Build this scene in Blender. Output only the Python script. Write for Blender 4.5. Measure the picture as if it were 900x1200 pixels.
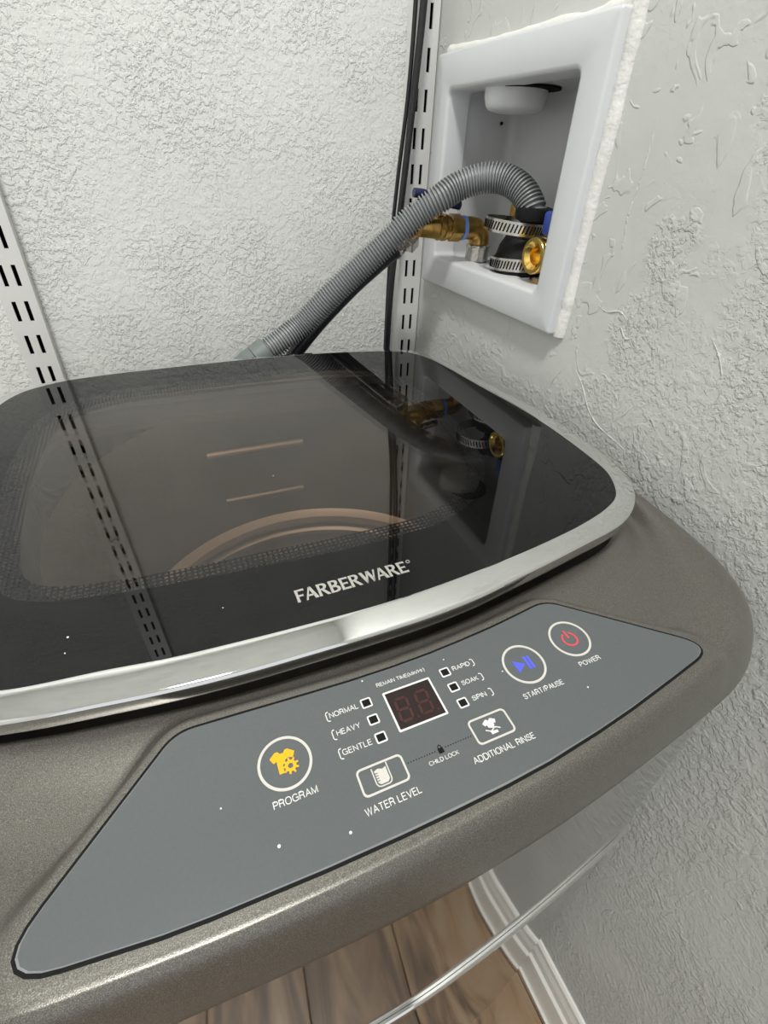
import bpy, math, random
import numpy as np
from mathutils import Matrix, Vector

for o in list(bpy.data.objects):
    bpy.data.objects.remove(o, do_unlink=True)
scene = bpy.context.scene
COL = scene.collection
random.seed(7)
rng = np.random.default_rng(7)

# ------------------------------------------------------------------ camera
RIGHT = Vector((0.9170367, -0.3967311, 0.0405975))
DOWN = Vector((-0.2017164, -0.5492481, -0.8109483))
FWD = Vector((0.3440265, 0.7354801, -0.5837078))
cam_data = bpy.data.cameras.new('camera')
cam_data.sensor_fit = 'AUTO'
cam_data.sensor_width = 36.0
cam_data.lens = 577.43 / 1200.0 * 36.0
cam_data.clip_start = 0.01
cam = bpy.data.objects.new('camera', cam_data)
COL.objects.link(cam)
m = Matrix.Identity(4)
for r in range(3):
    m[r][0] = RIGHT[r]; m[r][1] = -DOWN[r]; m[r][2] = -FWD[r]
m.translation = (-0.3021, -0.5967, 0.1672)
cam.matrix_world = m
scene.camera = cam

# ------------------------------------------------------------------ light
world = bpy.data.worlds.new('world')
scene.world = world
world.use_nodes = True
bg = world.node_tree.nodes['Background']
bg.inputs[0].default_value = (0.95, 0.97, 1.0, 1)
bg.inputs[1].default_value = 0.95


def area(name, loc, size, power, color, target=None):
    d = bpy.data.lights.new(name, 'AREA')
    d.shape = 'DISK'
    d.size = size
    d.energy = power
    d.color = color
    o = bpy.data.objects.new(name, d)
    COL.objects.link(o)
    o.location = loc
    if target is not None:
        o.rotation_euler = (Vector(target) - Vector(loc)).to_track_quat('-Z', 'Y').to_euler()
    return o


area('ceiling_light', (-0.56, -0.80, 1.53), 0.24, 21.5, (1.0, 0.985, 0.955))

scene.view_settings.view_transform = 'Standard'
scene.view_settings.look = 'None'
scene.view_settings.gamma = 1.0
scene.view_settings.use_curve_mapping = False
scene.view_settings.exposure = 0.0

# ------------------------------------------------------------------ helpers
W = {}


def tag(o, label=None, cat=None, group=None, kind=None):
    if label: o['label'] = label
    if cat: o['category'] = cat
    if group: o['group'] = group
    if kind: o['kind'] = kind
    return o


def thing(name, loc, label, cat, group=None):
    o = bpy.data.objects.new(name, None)
    o.empty_display_size = 0.02
    COL.objects.link(o)
    o.location = loc
    W[o.name] = np.array(loc, float)
    return tag(o, label, cat, group)


def link(name, me, parent, c):
    o = bpy.data.objects.new(name, me)
    COL.objects.link(o)
    base = np.zeros(3)
    if parent is not None:
        o.parent = parent
        base = W[parent.name]
    o.location = tuple(np.array(c) - base)
    W[o.name] = np.array(c, float)
    return o


def mesh(name, verts, faces, mat, parent=None, smooth=True, center=True, angle=40):
    v = np.array(verts, float)
    c = (v.min(0) + v.max(0)) / 2 if center else np.zeros(3)
    me = bpy.data.meshes.new(name)
    me.from_pydata((v - c).tolist(), [], [list(f) for f in faces])
    me.validate()
    me.materials.append(mat)
    if smooth:
        me.polygons.foreach_set('use_smooth', [True] * len(me.polygons))
        try:
            me.set_sharp_from_angle(angle=math.radians(angle))
        except Exception:
            pass
    me.update()
    return link(name, me, parent, c)


class MB:
    """collects several shapes that belong to one part"""
    def __init__(self):
        self.v = []; self.f = []

    def add(self, vf):
        v, f = vf
        n = len(self.v)
        self.v += [tuple(p) for p in v]
        self.f += [tuple(i + n for i in q) for q in f]
        return self

    def build(self, name, mat, parent=None, **k):
        return mesh(name, self.v, self.f, mat, parent, **k)


def rings(rs, close_first=False, close_last=False, loop=False):
    """skin a list of equal-length closed rings (ordered counter-clockwise seen from the far end)"""
    n = len(rs[0]); v = []; f = []
    for r in rs: v += [tuple(p) for p in r]
    k = len(rs)
    for a in range(k if loop else k - 1):
        b = (a + 1) % k
        for i in range(n):
            j = (i + 1) % n
            f.append((a * n + i, a * n + j, b * n + j, b * n + i))
    if close_first: f.append(tuple(range(n - 1, -1, -1)))
    if close_last: f.append(tuple((k - 1) * n + i for i in range(n)))
    return v, f


def frame_of(t):
    t = Vector(t).normalized()
    u = Vector((0, 0, 1)) if abs(t.z) < 0.9 else Vector((1, 0, 0))
    a = t.cross(u).normalized()
    return a, t.cross(a).normalized()


def lathe(p, d, prof, n=28, phase=0.0):
    """prof: list of (radius, distance along d)"""
    d = Vector(d).normalized(); a, b = frame_of(d); p = Vector(p)
    rs = []
    for r, h in prof:
        rs.append([p + d * h + (a * math.cos(2 * math.pi * i / n + phase) + b * math.sin(2 * math.pi * i / n + phase)) * r for i in range(n)])
    v, f = rings(rs, prof[0][0] > 1e-6, prof[-1][0] > 1e-6)
    return v, f


def catmull(pts, per=12, closed=False):
    P = np.array(pts, float); n = len(P); out = []
    rngi = range(n if closed else n - 1)
    for i in rngi:
        if closed:
            p0, p1, p2, p3 = P[(i - 1) % n], P[i], P[(i + 1) % n], P[(i + 2) % n]
        else:
            p0, p1, p2, p3 = P[max(i - 1, 0)], P[i], P[i + 1], P[min(i + 2, n - 1)]
        # centripetal
        t0 = 0; t1 = t0 + max(np.linalg.norm(p1 - p0), 1e-9) ** .5
        t2 = t1 + max(np.linalg.norm(p2 - p1), 1e-9) ** .5; t3 = t2 + max(np.linalg.norm(p3 - p2), 1e-9) ** .5
        if np.linalg.norm(p1 - p0) < 1e-9: p0 = p1 - (p2 - p1); t1 = t0 + (t2 - t1); t2 = t1 + max(np.linalg.norm(p2 - p1), 1e-9) ** .5; t3 = t2 + max(np.linalg.norm(p3 - p2), 1e-9) ** .5
        if np.linalg.norm(p3 - p2) < 1e-9: p3 = p2 + (p2 - p1); t3 = t2 + (t2 - t1)
        for k in range(per):
            t = t1 + (t2 - t1) * k / per
            A1 = (t1 - t) / (t1 - t0) * p0 + (t - t0) / (t1 - t0) * p1
            A2 = (t2 - t) / (t2 - t1) * p1 + (t - t1) / (t2 - t1) * p2
            A3 = (t3 - t) / (t3 - t2) * p2 + (t - t2) / (t3 - t2) * p3
            B1 = (t2 - t) / (t2 - t0) * A1 + (t - t0) / (t2 - t0) * A2
            B2 = (t3 - t) / (t3 - t1) * A2 + (t - t1) / (t3 - t1) * A3
            out.append((t2 - t) / (t2 - t1) * B1 + (t - t1) / (t2 - t1) * B2)
    if not closed: out.append(P[-1])
    return np.array(out)


def resample(P, n, closed=False):
    P = np.array(P, float)
    if closed: P = np.vstack([P, P[:1]])
    s = np.r_[0, np.cumsum(np.linalg.norm(np.diff(P, axis=0), axis=1))]
    t = np.linspace(0, s[-1], n + 1)[:-1] if closed else np.linspace(0, s[-1], n)
    return np.c_[tuple(np.interp(t, s, P[:, k]) for k in range(P.shape[1]))]


def sweep(P, rad, n=16, caps=True):
    """tube along P (k,3); rad scalar, list or function of arc length"""
    P = np.array(P, float); k = len(P)
    s = np.r_[0, np.cumsum(np.linalg.norm(np.diff(P, axis=0), axis=1))]
    T = np.gradient(P, axis=0); T /= np.linalg.norm(T, axis=1)[:, None]
    a, _ = frame_of(T[0]); a = np.array(a); rs = []
    for i in range(k):
        a = a - T[i] * (a @ T[i]); a /= np.linalg.norm(a); b = np.cross(T[i], a)
        r = rad(s[i]) if callable(rad) else (rad[i] if hasattr(rad, '__len__') else rad)
        th = 2 * np.pi * np.arange(n) / n
        rs.append(P[i] + r * (np.cos(th)[:, None] * a + np.sin(th)[:, None] * b))
    return rings(rs, caps, caps)


def box(x0, x1, y0, y1, z0, z1, bev=0.0):
    if bev <= 0:
        v = [(x0, y0, z0), (x1, y0, z0), (x1, y1, z0), (x0, y1, z0), (x0, y0, z1), (x1, y0, z1), (x1, y1, z1), (x0, y1, z1)]
        return v, [(0, 3, 2, 1), (4, 5, 6, 7), (0, 1, 5, 4), (1, 2, 6, 5), (2, 3, 7, 6), (3, 0, 4, 7)]
    def rr(z, i):
        out = []
        for cx, cy, a0 in ((x1 - bev, y1 - bev, 0), (x0 + bev, y1 - bev, 90), (x0 + bev, y0 + bev, 180), (x1 - bev, y0 + bev, 270)):
            for a in (0, 45, 90):
                t = math.radians(a0 + a)
                out.append((cx + (bev - i) * math.cos(t), cy + (bev - i) * math.sin(t), z))
        return out
    return rings([rr(z0, bev), rr(z0 + bev * .3, bev * .3), rr(z0 + bev, 0), rr(z1 - bev, 0), rr(z1 - bev * .3, bev * .3), rr(z1, bev)], True, True)


def rrect(y0, y1, z0, z1, r, k=6):
    """rounded rectangle in two coordinates, counter-clockwise"""
    out = []
    for cy, cz, a0 in ((y1 - r, z1 - r, 0), (y0 + r, z1 - r, 90), (y0 + r, z0 + r, 180), (y1 - r, z0 + r, 270)):
        for a in range(k + 1):
            t = math.radians(a0 + 90.0 * a / k)
            out.append((cy + r * math.cos(t), cz + r * math.sin(t)))
    return out


# ------------------------------------------------------------------ materials
def new_mat(name):
    mt = bpy.data.materials.new(name); mt.use_nodes = True
    nt = mt.node_tree
    return mt, nt, nt.nodes['Principled BSDF'], nt.nodes['Material Output']


def N(nt, kind, **kw):
    n = nt.nodes.new(kind)
    for k, v in kw.items(): setattr(n, k, v)
    return n


def math_node(nt, op, a, b=None, clamp=False):
    n = N(nt, 'ShaderNodeMath', operation=op); n.use_clamp = clamp
    for i, x in enumerate((a, b)):
        if x is None: continue
        if hasattr(x, 'links'): nt.links.new(x, n.inputs[i])
        else: n.inputs[i].default_value = x
    return n.outputs[0]


def noise(nt, vec, scale, detail=2, rough=0.5, dist=0.0):
    n = N(nt, 'ShaderNodeTexNoise')
    n.inputs['Scale'].default_value = scale; n.inputs['Detail'].default_value = detail
    n.inputs['Roughness'].default_value = rough; n.inputs['Distortion'].default_value = dist
    if vec is not None: nt.links.new(vec, n.inputs['Vector'])
    return n.outputs[0]


def ramp(nt, fac, stops, interp='LINEAR'):
    n = N(nt, 'ShaderNodeValToRGB'); n.color_ramp.interpolation = interp
    e = n.color_ramp.elements
    while len(e) < len(stops): e.new(0.5)
    for el, (p, c) in zip(e, stops):
        el.position = p
        el.color = (c, c, c, 1) if not hasattr(c, '__len__') else (*c, 1)
    nt.links.new(fac, n.inputs[0])
    return n.outputs[0]


def plain(name, col, rough=0.5, metal=0.0, bump=None, vary=0.0, vscale=60, spec=None, coat=0.0, ior=None):
    mt, nt, b, out = new_mat(name)
    b.inputs['Base Color'].default_value = (*col, 1)
    b.inputs['Roughness'].default_value = rough
    b.inputs['Metallic'].default_value = metal
    if ior: b.inputs['IOR'].default_value = ior
    if spec is not None: b.inputs['Specular IOR Level'].default_value = spec
    if coat: b.inputs['Coat Weight'].default_value = coat; b.inputs['Coat Roughness'].default_value = 0.15
    tc = N(nt, 'ShaderNodeTexCoord').outputs['Object']
    if vary:
        f = noise(nt, tc, vscale, 3, .6)
        c0 = tuple(max(0, c * (1 - vary)) for c in col); c1 = tuple(min(1, c * (1 + vary)) for c in col)
        nt.links.new(ramp(nt, f, [(.3, c0), (.7, c1)]), b.inputs['Base Color'])
    if bump:
        sc, st, di = bump
        bn = N(nt, 'ShaderNodeBump'); bn.inputs['Strength'].default_value = st; bn.inputs['Distance'].default_value = di
        nt.links.new(noise(nt, tc, sc, 3, .6), bn.inputs['Height']); nt.links.new(bn.outputs[0], b.inputs['Normal'])
    return mt


def wall_mat(name, col, patch=False):
    mt, nt, b, out = new_mat(name)
    tc = N(nt, 'ShaderNodeTexCoord').outputs['Object']
    b.inputs['Roughness'].default_value = 0.6
    b.inputs['Specular IOR Level'].default_value = 0.25
    f = noise(nt, tc, 6.0, 2, .5)
    nt.links.new(ramp(nt, f, [(.35, tuple(c * .97 for c in col)), (.65, tuple(min(1, c * 1.02) for c in col))]), b.inputs['Base Color'])
    # knock-down texture: flat-topped splats with sharp little edges
    n1 = noise(nt, tc, 160.0, 4.0, .62, .2)
    plate = ramp(nt, n1, [(.47, 0.0), (.515, .62), (.545, .72), (.60, 1.0)])
    n2 = noise(nt, tc, 430.0, 2.0, .6, .2)
    fine = ramp(nt, n2, [(.3, 0.0), (.7, 1.0)])
    broad = noise(nt, tc, 30.0, 2, .5)
    amt = ramp(nt, noise(nt, tc, 14.0, 2, .5), [(.38, .35), (.60, 1.0)])
    h = math_node(nt, 'MULTIPLY', math_node(nt, 'ADD', math_node(nt, 'MULTIPLY', plate, .45), math_node(nt, 'MULTIPLY', fine, .12)), amt)
    if patch:
        sep = N(nt, 'ShaderNodeSeparateXYZ'); nt.links.new(tc, sep.inputs[0])
        y, z = sep.outputs[1], sep.outputs[2]
        # trowelled-smooth patch around the recessed box, with a ragged edge
        d1 = math_node(nt, 'MULTIPLY', math_node(nt, 'ADD', y, 0.345), 5.0)             # front limit
        d2 = math_node(nt, 'MULTIPLY', math_node(nt, 'SUBTRACT', z, 0.005), 9.0)        # lower limit
        d3 = math_node(nt, 'ADD', d1, math_node(nt, 'MULTIPLY', math_node(nt, 'SUBTRACT', z, 0.10), 2.3))
        dd = math_node(nt, 'MINIMUM', d3, d2)
        dd = math_node(nt, 'ADD', dd, math_node(nt, 'MULTIPLY', math_node(nt, 'SUBTRACT', noise(nt, tc, 16.0, 3, .6), .5), 2.0))
        mask = ramp(nt, math_node(nt, 'ADD', dd, .5), [(.42, 1.0), (.58, 0.10)])
        h = math_node(nt, 'MULTIPLY', h, mask)
        sm = ramp(nt, noise(nt, tc, 34.0, 2, .5, 1.5), [(.60, 0.0), (.63, .5), (.7, .6)])
        h = math_node(nt, 'ADD', h, math_node(nt, 'MULTIPLY', sm, .45))
    h = math_node(nt, 'ADD', h, math_node(nt, 'MULTIPLY', broad, .6))
    bn = N(nt, 'ShaderNodeBump'); bn.inputs['Strength'].default_value = 1.0 if patch else 1.05; bn.inputs['Distance'].default_value = 0.0016
    nt.links.new(h, bn.inputs['Height']); nt.links.new(bn.outputs[0], b.inputs['Normal'])
    return mt


def cap_mat():
    mt, nt, b, out = new_mat('bronze_grey_plastic')
    tc = N(nt, 'ShaderNodeTexCoord').outputs['Object']
    sp = noise(nt, tc, 3200.0, 1, .5)
    nt.links.new(ramp(nt, sp, [(.30, (.105, .100, .088)), (.52, (.158, .151, .133)), (.72, (.28, .266, .235))]), b.inputs['Base Color'])
    b.inputs['Metallic'].default_value = 0.55
    b.inputs['Roughness'].default_value = 0.33
    bn = N(nt, 'ShaderNodeBump'); bn.inputs['Strength'].default_value = 0.12; bn.inputs['Distance'].default_value = 0.0004
    nt.links.new(sp, bn.inputs['Height']); nt.links.new(bn.outputs[0], b.inputs['Normal'])
    return mt


def window_mat(name, tint, dots=False):
    mt = bpy.data.materials.new(name); mt.use_nodes = True
    nt = mt.node_tree; nt.nodes.clear()
    out = N(nt, 'ShaderNodeOutputMaterial')
    tr = N(nt, 'ShaderNodeBsdfTransparent'); tr.inputs[0].default_value = (*tint, 1)
    gl = N(nt, 'ShaderNodeBsdfGlossy'); gl.inputs['Roughness'].default_value = 0.012; gl.inputs[0].default_value = (1, 1, 1, 1)
    fr = N(nt, 'ShaderNodeFresnel'); # same reflectance from either side of the thin pane
    bf = N(nt, 'ShaderNodeNewGeometry').outputs['Backfacing']
    nt.links.new(math_node(nt, 'SUBTRACT', 1.5, math_node(nt, 'MULTIPLY', bf, 1.5 - 1 / 1.5)), fr.inputs[0])
    mx = N(nt, 'ShaderNodeMixShader')
    base = tr.outputs[0]
    if dots:
        df = N(nt, 'ShaderNodeBsdfDiffuse'); df.inputs[0].default_value = (.006, .006, .006, 1)
        tc = N(nt, 'ShaderNodeTexCoord').outputs['Object']
        sep = N(nt, 'ShaderNodeSeparateXYZ'); nt.links.new(tc, sep.inputs[0])
        sx = math_node(nt, 'SINE', math_node(nt, 'MULTIPLY', sep.outputs[0], 2 * math.pi / .0026))
        sy = math_node(nt, 'SINE', math_node(nt, 'MULTIPLY', sep.outputs[1], 2 * math.pi / .0026))
        hole = math_node(nt, 'GREATER_THAN', math_node(nt, 'MINIMUM', sx, sy), -0.25)
        m2 = N(nt, 'ShaderNodeMixShader')
        nt.links.new(hole, m2.inputs[0]); nt.links.new(df.outputs[0], m2.inputs[1]); nt.links.new(tr.outputs[0], m2.inputs[2])
        base = m2.outputs[0]
    nt.links.new(fr.outputs[0], mx.inputs[0]); nt.links.new(base, mx.inputs[1]); nt.links.new(gl.outputs[0], mx.inputs[2])
    nt.links.new(mx.outputs[0], out.inputs[0])
    return mt


def floor_mat():
    mt, nt, b, out = new_mat('rustic_wood')
    tc = N(nt, 'ShaderNodeTexCoord').outputs['Object']
    oi = N(nt, 'ShaderNodeObjectInfo').outputs['Random']
    mp = N(nt, 'ShaderNodeMapping'); nt.links.new(tc, mp.inputs[0]); mp.inputs['Scale'].default_value = (9, 1.6, 9)
    add = N(nt, 'ShaderNodeVectorMath', operation='ADD'); nt.links.new(mp.outputs[0], add.inputs[0])
    cmb = N(nt, 'ShaderNodeCombineXYZ'); nt.links.new(math_node(nt, 'MULTIPLY', oi, 37.0), cmb.inputs[0]); nt.links.new(cmb.outputs[0], add.inputs[1])
    f = noise(nt, add.outputs[0], 1.6, 6, .65, 1.6)
    nt.links.new(ramp(nt, f, [(.30, (.035, .02, .011)), (.43, (.13, .08, .042)), (.55, (.28, .18, .10)), (.64, (.31, .225, .145)), (.74, (.31, .27, .225))]), b.inputs['Base Color'])
    b.inputs['Roughness'].default_value = 0.42
    return mt


M = dict(
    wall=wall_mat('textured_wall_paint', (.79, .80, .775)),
    wall_r_shaded=wall_mat('textured_wall_paint_patched_shaded', (.60, .61, .585), True),  # same paint as the back wall, darkened for the weaker light on this side
    trim=plain('white_trim_paint', (.80, .79, .74), .35),
    rail=plain('white_powder_coat', (.72, .72, .70), .4),
    dark=plain('dark_hollow', (.008, .008, .008), .9, spec=.1),
    floor=floor_mat(),
    box=plain('white_box_plastic', (.66, .675, .69), .30),
    recess=plain('grey_white_recess_plastic', (.54, .55, .56), .4),
    caulk=plain('painter_caulk', (.78, .775, .74), .6, bump=(260, .4, .002)),
    dome=plain('milky_plastic', (.74, .75, .75), .3),
    hose=plain('grey_corrugated_plastic', (.26, .27, .275), .42),
    cuff=plain('grey_green_plastic', (.17, .195, .19), .5),
    rubber=plain('black_rubber', (.007, .007, .008), .6, spec=.25),
    whose=plain('black_hose_rubber', (.015, .016, .022), .35),
    steel=plain('stainless_steel', (.60, .58, .54), .25, 1.0, vary=.2, vscale=300),
    brass=plain('aged_brass', (.48, .30, .09), .30, 1.0, vary=.35, vscale=120),
    gold=plain('bright_brass', (.86, .58, .16), .20, 1.0),
    blue=plain('blue_plastic', (.02, .055, .30), .35),
    bluering=plain('pale_blue_seal', (.20, .32, .72), .5),
    lever=plain('navy_lever_coating', (.012, .018, .07), .4),
    cord=plain('black_cord', (.010, .010, .011), .4),
    cap=cap_mat(),
    body=plain('polished_silver_sheet', (.36, .36, .36), .07, 1.0),
    chrome=plain('chrome', (.76, .76, .75), .045, 1.0),
    black_glass=plain('black_glass_border', (.003, .003, .003), .015, ior=1.40),
    window=window_mat('tinted_window_glass', (.87, .82, .765)),
    frit=window_mat('dotted_window_glass', (.87, .82, .765), True),
    liner=plain('dark_tub_plastic', (.043, .038, .034), .5),
    drum=plain('brushed_drum_steel', (.30, .245, .20), .45, .5),
    panel=plain('slate_grey_panel', (.106, .117, .120), .28, vary=.04, vscale=900),
    edge=plain('acrylic_edge_highlight', (.30, .31, .32), .22, .5),  # paler than the panel: the bevel's edge highlight is put into this colour
    white_ink=plain('white_ink', (.78, .78, .76), .5),
    grey_ink=plain('warm_grey_ink', (.62, .60, .55), .4),
    yellow=plain('yellow_ink', (.95, .45, .0), .5),
    blue_ink=plain('blue_ink', (.09, .12, .85), .5),
    red_ink=plain('red_ink', (.85, .06, .09), .5),
    black_ink=plain('black_ink', (.009, .009, .009), .7, spec=.15),
    display=plain('smoked_display', (.016, .007, .006), .15),
    segment=plain('unlit_red_segment', (.055, .012, .011), .4),
    logo=plain('silver_lettering', (.58, .57, .53), .35, .6),
    speck=plain('white_lint', (.85, .85, .83), .8),
)

# ------------------------------------------------------------------ room
YB, XR_, ZF, ZC = 0.013, 0.012, -0.80, 1.58       # back wall, right wall, floor, ceiling
XL_, YF = -1.35, -2.0


def struct(name, vf, mat, parent=None, smooth=False):
    o = mesh(name, vf[0], vf[1], mat, parent, smooth=smooth, center=False)
    if parent is None: o['kind'] = 'structure'
    return o


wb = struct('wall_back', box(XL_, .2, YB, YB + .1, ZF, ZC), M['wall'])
tag(wb, 'pale grey textured wall behind the washing machine')
# right wall with a hole for the recessed box
HY0, HY1, HZ0, HZ1 = -.238, -.0445, .0745, .227
mb = MB()
for y0, y1, z0, z1 in ((YF, HY0, ZF, ZC), (HY1, YB, ZF, ZC), (HY0, HY1, ZF, HZ0), (HY0, HY1, HZ1, ZC)):
    mb.add(box(XR_, XR_ + .1, y0, y1, z0, z1))
wr = struct('wall_right', (mb.v, mb.f), M['wall_r_shaded'])
tag(wr, 'pale grey wall with a smoothed patch around the recessed box')
# dried paint ridges on the right wall
RIDGES = [[(-.288, .030), (-.300, .022), (-.316, .004), (-.330, -.004), (-.350, -.008), (-.366, -.011)],
          [(-.300, .20), (-.302, .17), (-.300, .14), (-.304, .115)],
          [(-.292, .083), (-.305, .079), (-.318, .082), (-.326, .078)],
          [(-.322, .073), (-.330, .066), (-.336, .068)],
          [(-.392, .085), (-.402, .076), (-.409, .066)],
          [(-.31, .27), (-.33, .268), (-.345, .272)],
          [(-.200, .005), (-.203, .018), (-.201, .030)],
          [(-.262, -.004), (-.268, .012), (-.276, .024)]]
for rd in RIDGES:
    P = catmull([(XR_ - .0001 + .0003 * random.random(), y, z) for y, z in rd], 8)
    rad = [.0006 * math.sin(math.pi * (i + .5) / len(P)) ** .5 * random.uniform(.4, 1.5) for i in range(len(P))]
    v, f = sweep(P, rad, 8)
    mesh('paint_ridge', v, f, M['wall_r_shaded'], wr)

struct('wall_left', box(XL_ - .1, XL_, YF, YB + .1, ZF, ZC), M['wall'])
struct('ceiling', box(XL_, .2, YF, YB + .1, ZC, ZC + .08), M['wall'])
fl = struct('floor', box(XL_, .2, YF, YB, ZF - .06, ZF - .008), M['dark'])
tag(fl, 'brown wood plank floor below the washing machine')
pw = .152
plank_me = {}
for i in range(9):
    x1 = XR_ - .02 - i * (pw + .0015)
    y = YF - (i * .37) % .9
    while y < YB:
        y0, y1 = max(y, YF), min(y + .9, YB)
        if y1 - y0 > .03:
            v, f = box(x1 - pw, x1, y0, y1 - .0015, ZF - .008, ZF, .0012)
            mesh('plank', v, f, M['floor'], fl, smooth=False)
        y += .9
v, f = box(XR_ - .0195, XR_, YF, YB, ZF - .008, ZF, .001)
mesh('plank', v, f, M['floor'], fl, smooth=False)

# baseboard with a moulded top and a thin shoe strip, running along the right wall
prof = [(XR_, ZF), (XR_ - .013, ZF), (XR_ - .013, ZF + .056), (XR_ - .0125, ZF + .059), (XR_ - .0085, ZF + .062), (XR_ - .0085, ZF + .078),
        (XR_ - .006, ZF + .088), (XR_ - .0055, ZF + .096), (XR_ - .003, ZF + .099), (XR_, ZF + .0995)]
n = len(prof)
v = [(x, YF, z) for x, z in prof] + [(x, YB, z) for x, z in prof]
f = [(i, (i + 1) % n, n + (i + 1) % n, n + i) for i in range(n)] + [tuple(range(n - 1, -1, -1)), tuple(range(n, 2 * n))]
bb = struct('baseboard_right', (v, f), M['trim'])
tag(bb, 'white moulded baseboard along the right wall')
v, f = box(XR_ - .0175, XR_ - .013, YF, YB, ZF, ZF + .006, .001)
mesh('shoe_strip', v, f, M['trim'], bb)

# ------------------------------------------------------------------ slotted shelf rails
PITCH = .03175


def rail(name, xc, z0, label, zlo, zhi):
    hw, g = .0145, .00515
    sw, sh = .0018, .0092                       # slot half width and half height
    t = thing(name, (xc, .0065, zlo), label, 'shelf rail', 'slotted shelf rails on the back wall')
    xs = [xc - hw, xc - g - sw, xc - g + sw, xc + g - sw, xc + g + sw, xc + hw]
    zs = []
    k0 = math.ceil((zlo - z0) / PITCH + .5); k1 = math.floor((zhi - z0) / PITCH - .5)
    for k in range(k0, k1 + 1): zs += [z0 + k * PITCH - sh, z0 + k * PITCH + sh]
    zs = [zlo] + zs + [zhi]
    v = []; f = []
    nz = len(zs)
    for d in (0.0, .0016):
        for z in zs:
            for x in xs: v.append((x, d, z))
    def idx(l, j, i): return l * nz * 6 + j * 6 + i
    for j in range(nz - 1):
        slotrow = j % 2 == 1
        for i in range(5):
            if slotrow and i in (1, 3):
                a, b, c, d = (j, i), (j, i + 1), (j + 1, i + 1), (j + 1, i)
                for p, q_ in ((a, b), (b, c), (c, d), (d, a)):
                    f.append((idx(0, *q_), idx(0, *p), idx(1, *p), idx(1, *q_)))
                continue
            f.append((idx(0, j, i), idx(0, j, i + 1), idx(0, j + 1, i + 1), idx(0, j + 1, i)))
    face = mesh('face', v, f, M['rail'], t, smooth=False)
    for s in (-1, 1):
        xa = xc + s * hw
        vv, ff = box(min(xa, xa - s * .0018), max(xa, xa - s * .0018), .0002, YB, zlo, zhi, .0006)
        mesh('side_flange', vv, ff, M['rail'], t, smooth=False)
    vv, ff = box(xc - hw + .002, xc + hw - .002, YB - .0012, YB - .0002, zlo, zhi)
    mesh('channel_shade', vv, ff, M['dark'], t, smooth=False)  # black sheet stands in for the shade inside the closed channel
    return t


r1 = rail('shelf_rail', -.4194, 0.0, 'white double-slotted metal shelf rail at the left edge of the photo', -.62, 1.1)
r2 = rail('shelf_rail', -.0039, -.0374, 'white double-slotted metal shelf rail in the wall corner beside the recessed box', -.62, 1.1)
v, f = lathe((-.4194, .0004, .271), (0, -1, 0), [(.0045, 0), (.0045, .001), (.0035, .0022), (.0015, .0024), (.0013, .0012)], 16)
mesh('screw', v, f, M['rail'], r1)

# ------------------------------------------------------------------ recessed washing machine outlet box
OB = thing('outlet_box', (.03, -.142, .05), 'white plastic recessed washing machine outlet box set in the right wall', 'outlet box')
OY0, OY1, OZ0, OZ1 = -.2609, -.0232, .0504, .2503
IY0, IY1, IZ0, IZ1 = -.2331, -.0495, .0791, .2223


def yz(o, x): return [(x, a, b) for a, b in o]


def rr(d, r, inner):
    if inner: return rrect(IY0 - d, IY1 + d, IZ0 - d, IZ1 + d, r)
    return rrect(OY0 + d, OY1 - d, OZ0 + d, OZ1 - d, r)


R = [yz(rr(0, .002, False), XR_ + .001), yz(rr(0, .002, False), .0022), yz(rr(.0007, .002, False), .0007), yz(rr(.0022, .002, False), 0),
     yz(rr(.0035, .0085, True), 0), yz(rr(.0012, .0070, True), .0008), yz(rr(0, .006, True), .003), yz(rr(-.0005, .006, True), .024),
     yz(rr(.0008, .006, True), .0242)]
v, f = rings(R)
mesh('frame', v, f, M['box'], OB, angle=50)
R = [yz(rr(.0010, .006, True), .0235), yz(rr(.0010, .006, True), .072), yz(rr(-.001, .006, True), .079), yz(rr(-.006, .006, True), .081)]
v, f = rings(R, False, True)
mesh('recess', v, f, M['recess'], OB, angle=60)
# knock-out dome under the recess ceiling with a dark slit beside it
cx, cy, cz = .040, -.108, IZ1 + .0005
prof = [(.0285, 0), (.0280, .007), (.0262, .013), (.0235, .0160), (.016, .0178), (.0, .018)]
cx, cy = .040, -.104
v, f = lathe((cx, cy, cz), (0, 0, -1), prof, 28)
mesh('knockout_dome', v, f, M['dome'], OB)
v, f = lathe((cx + .004, cy - .0145, cz), (0, 0, -1), [(.0275, 0), (.0275, .0012), (.0, .0013)], 36)
mesh('knockout_slit', v, f, M['dark'], OB)
v, f = lathe((.0660, -.0486, .2005), (0, -1, 0), [(.0016, 0), (.0014, .0012), (0, .0013)], 12)
mesh('nail_head', v, f, M['dark'], OB)
# ragged caulk bead round the frame, where it meets the wall
for pts, r0, amp in ((((XR_ + .001, OY0 - .001, OZ0 - .002), (XR_ + .001, OY0 - .0035, OZ1 + .012)), .0062, .0008),
                     (((XR_, OY0 + .004, OZ1 + .0015), (XR_, OY1 - .004, OZ1 + .0015)), .0042, .0016),
                     (((XR_, OY1 - .0005, OZ1 + .001), (XR_, OY1 + .0005, OZ0 + .002)), .0026, .0018)):
    P = resample(np.array(pts), 90)
    nz = np.convolve(rng.normal(size=110), np.hanning(13) / 2.2, 'same')[8:98]
    P[:, 1] += nz * .0005; P[:, 2] += np.roll(nz, 5) * .0005
    v, f = sweep(P, np.clip(r0 + amp * np.roll(nz, 11) * .5, .0008, .02), 9)
    mesh('caulk_bead', v, f, M['caulk'], OB)

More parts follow.
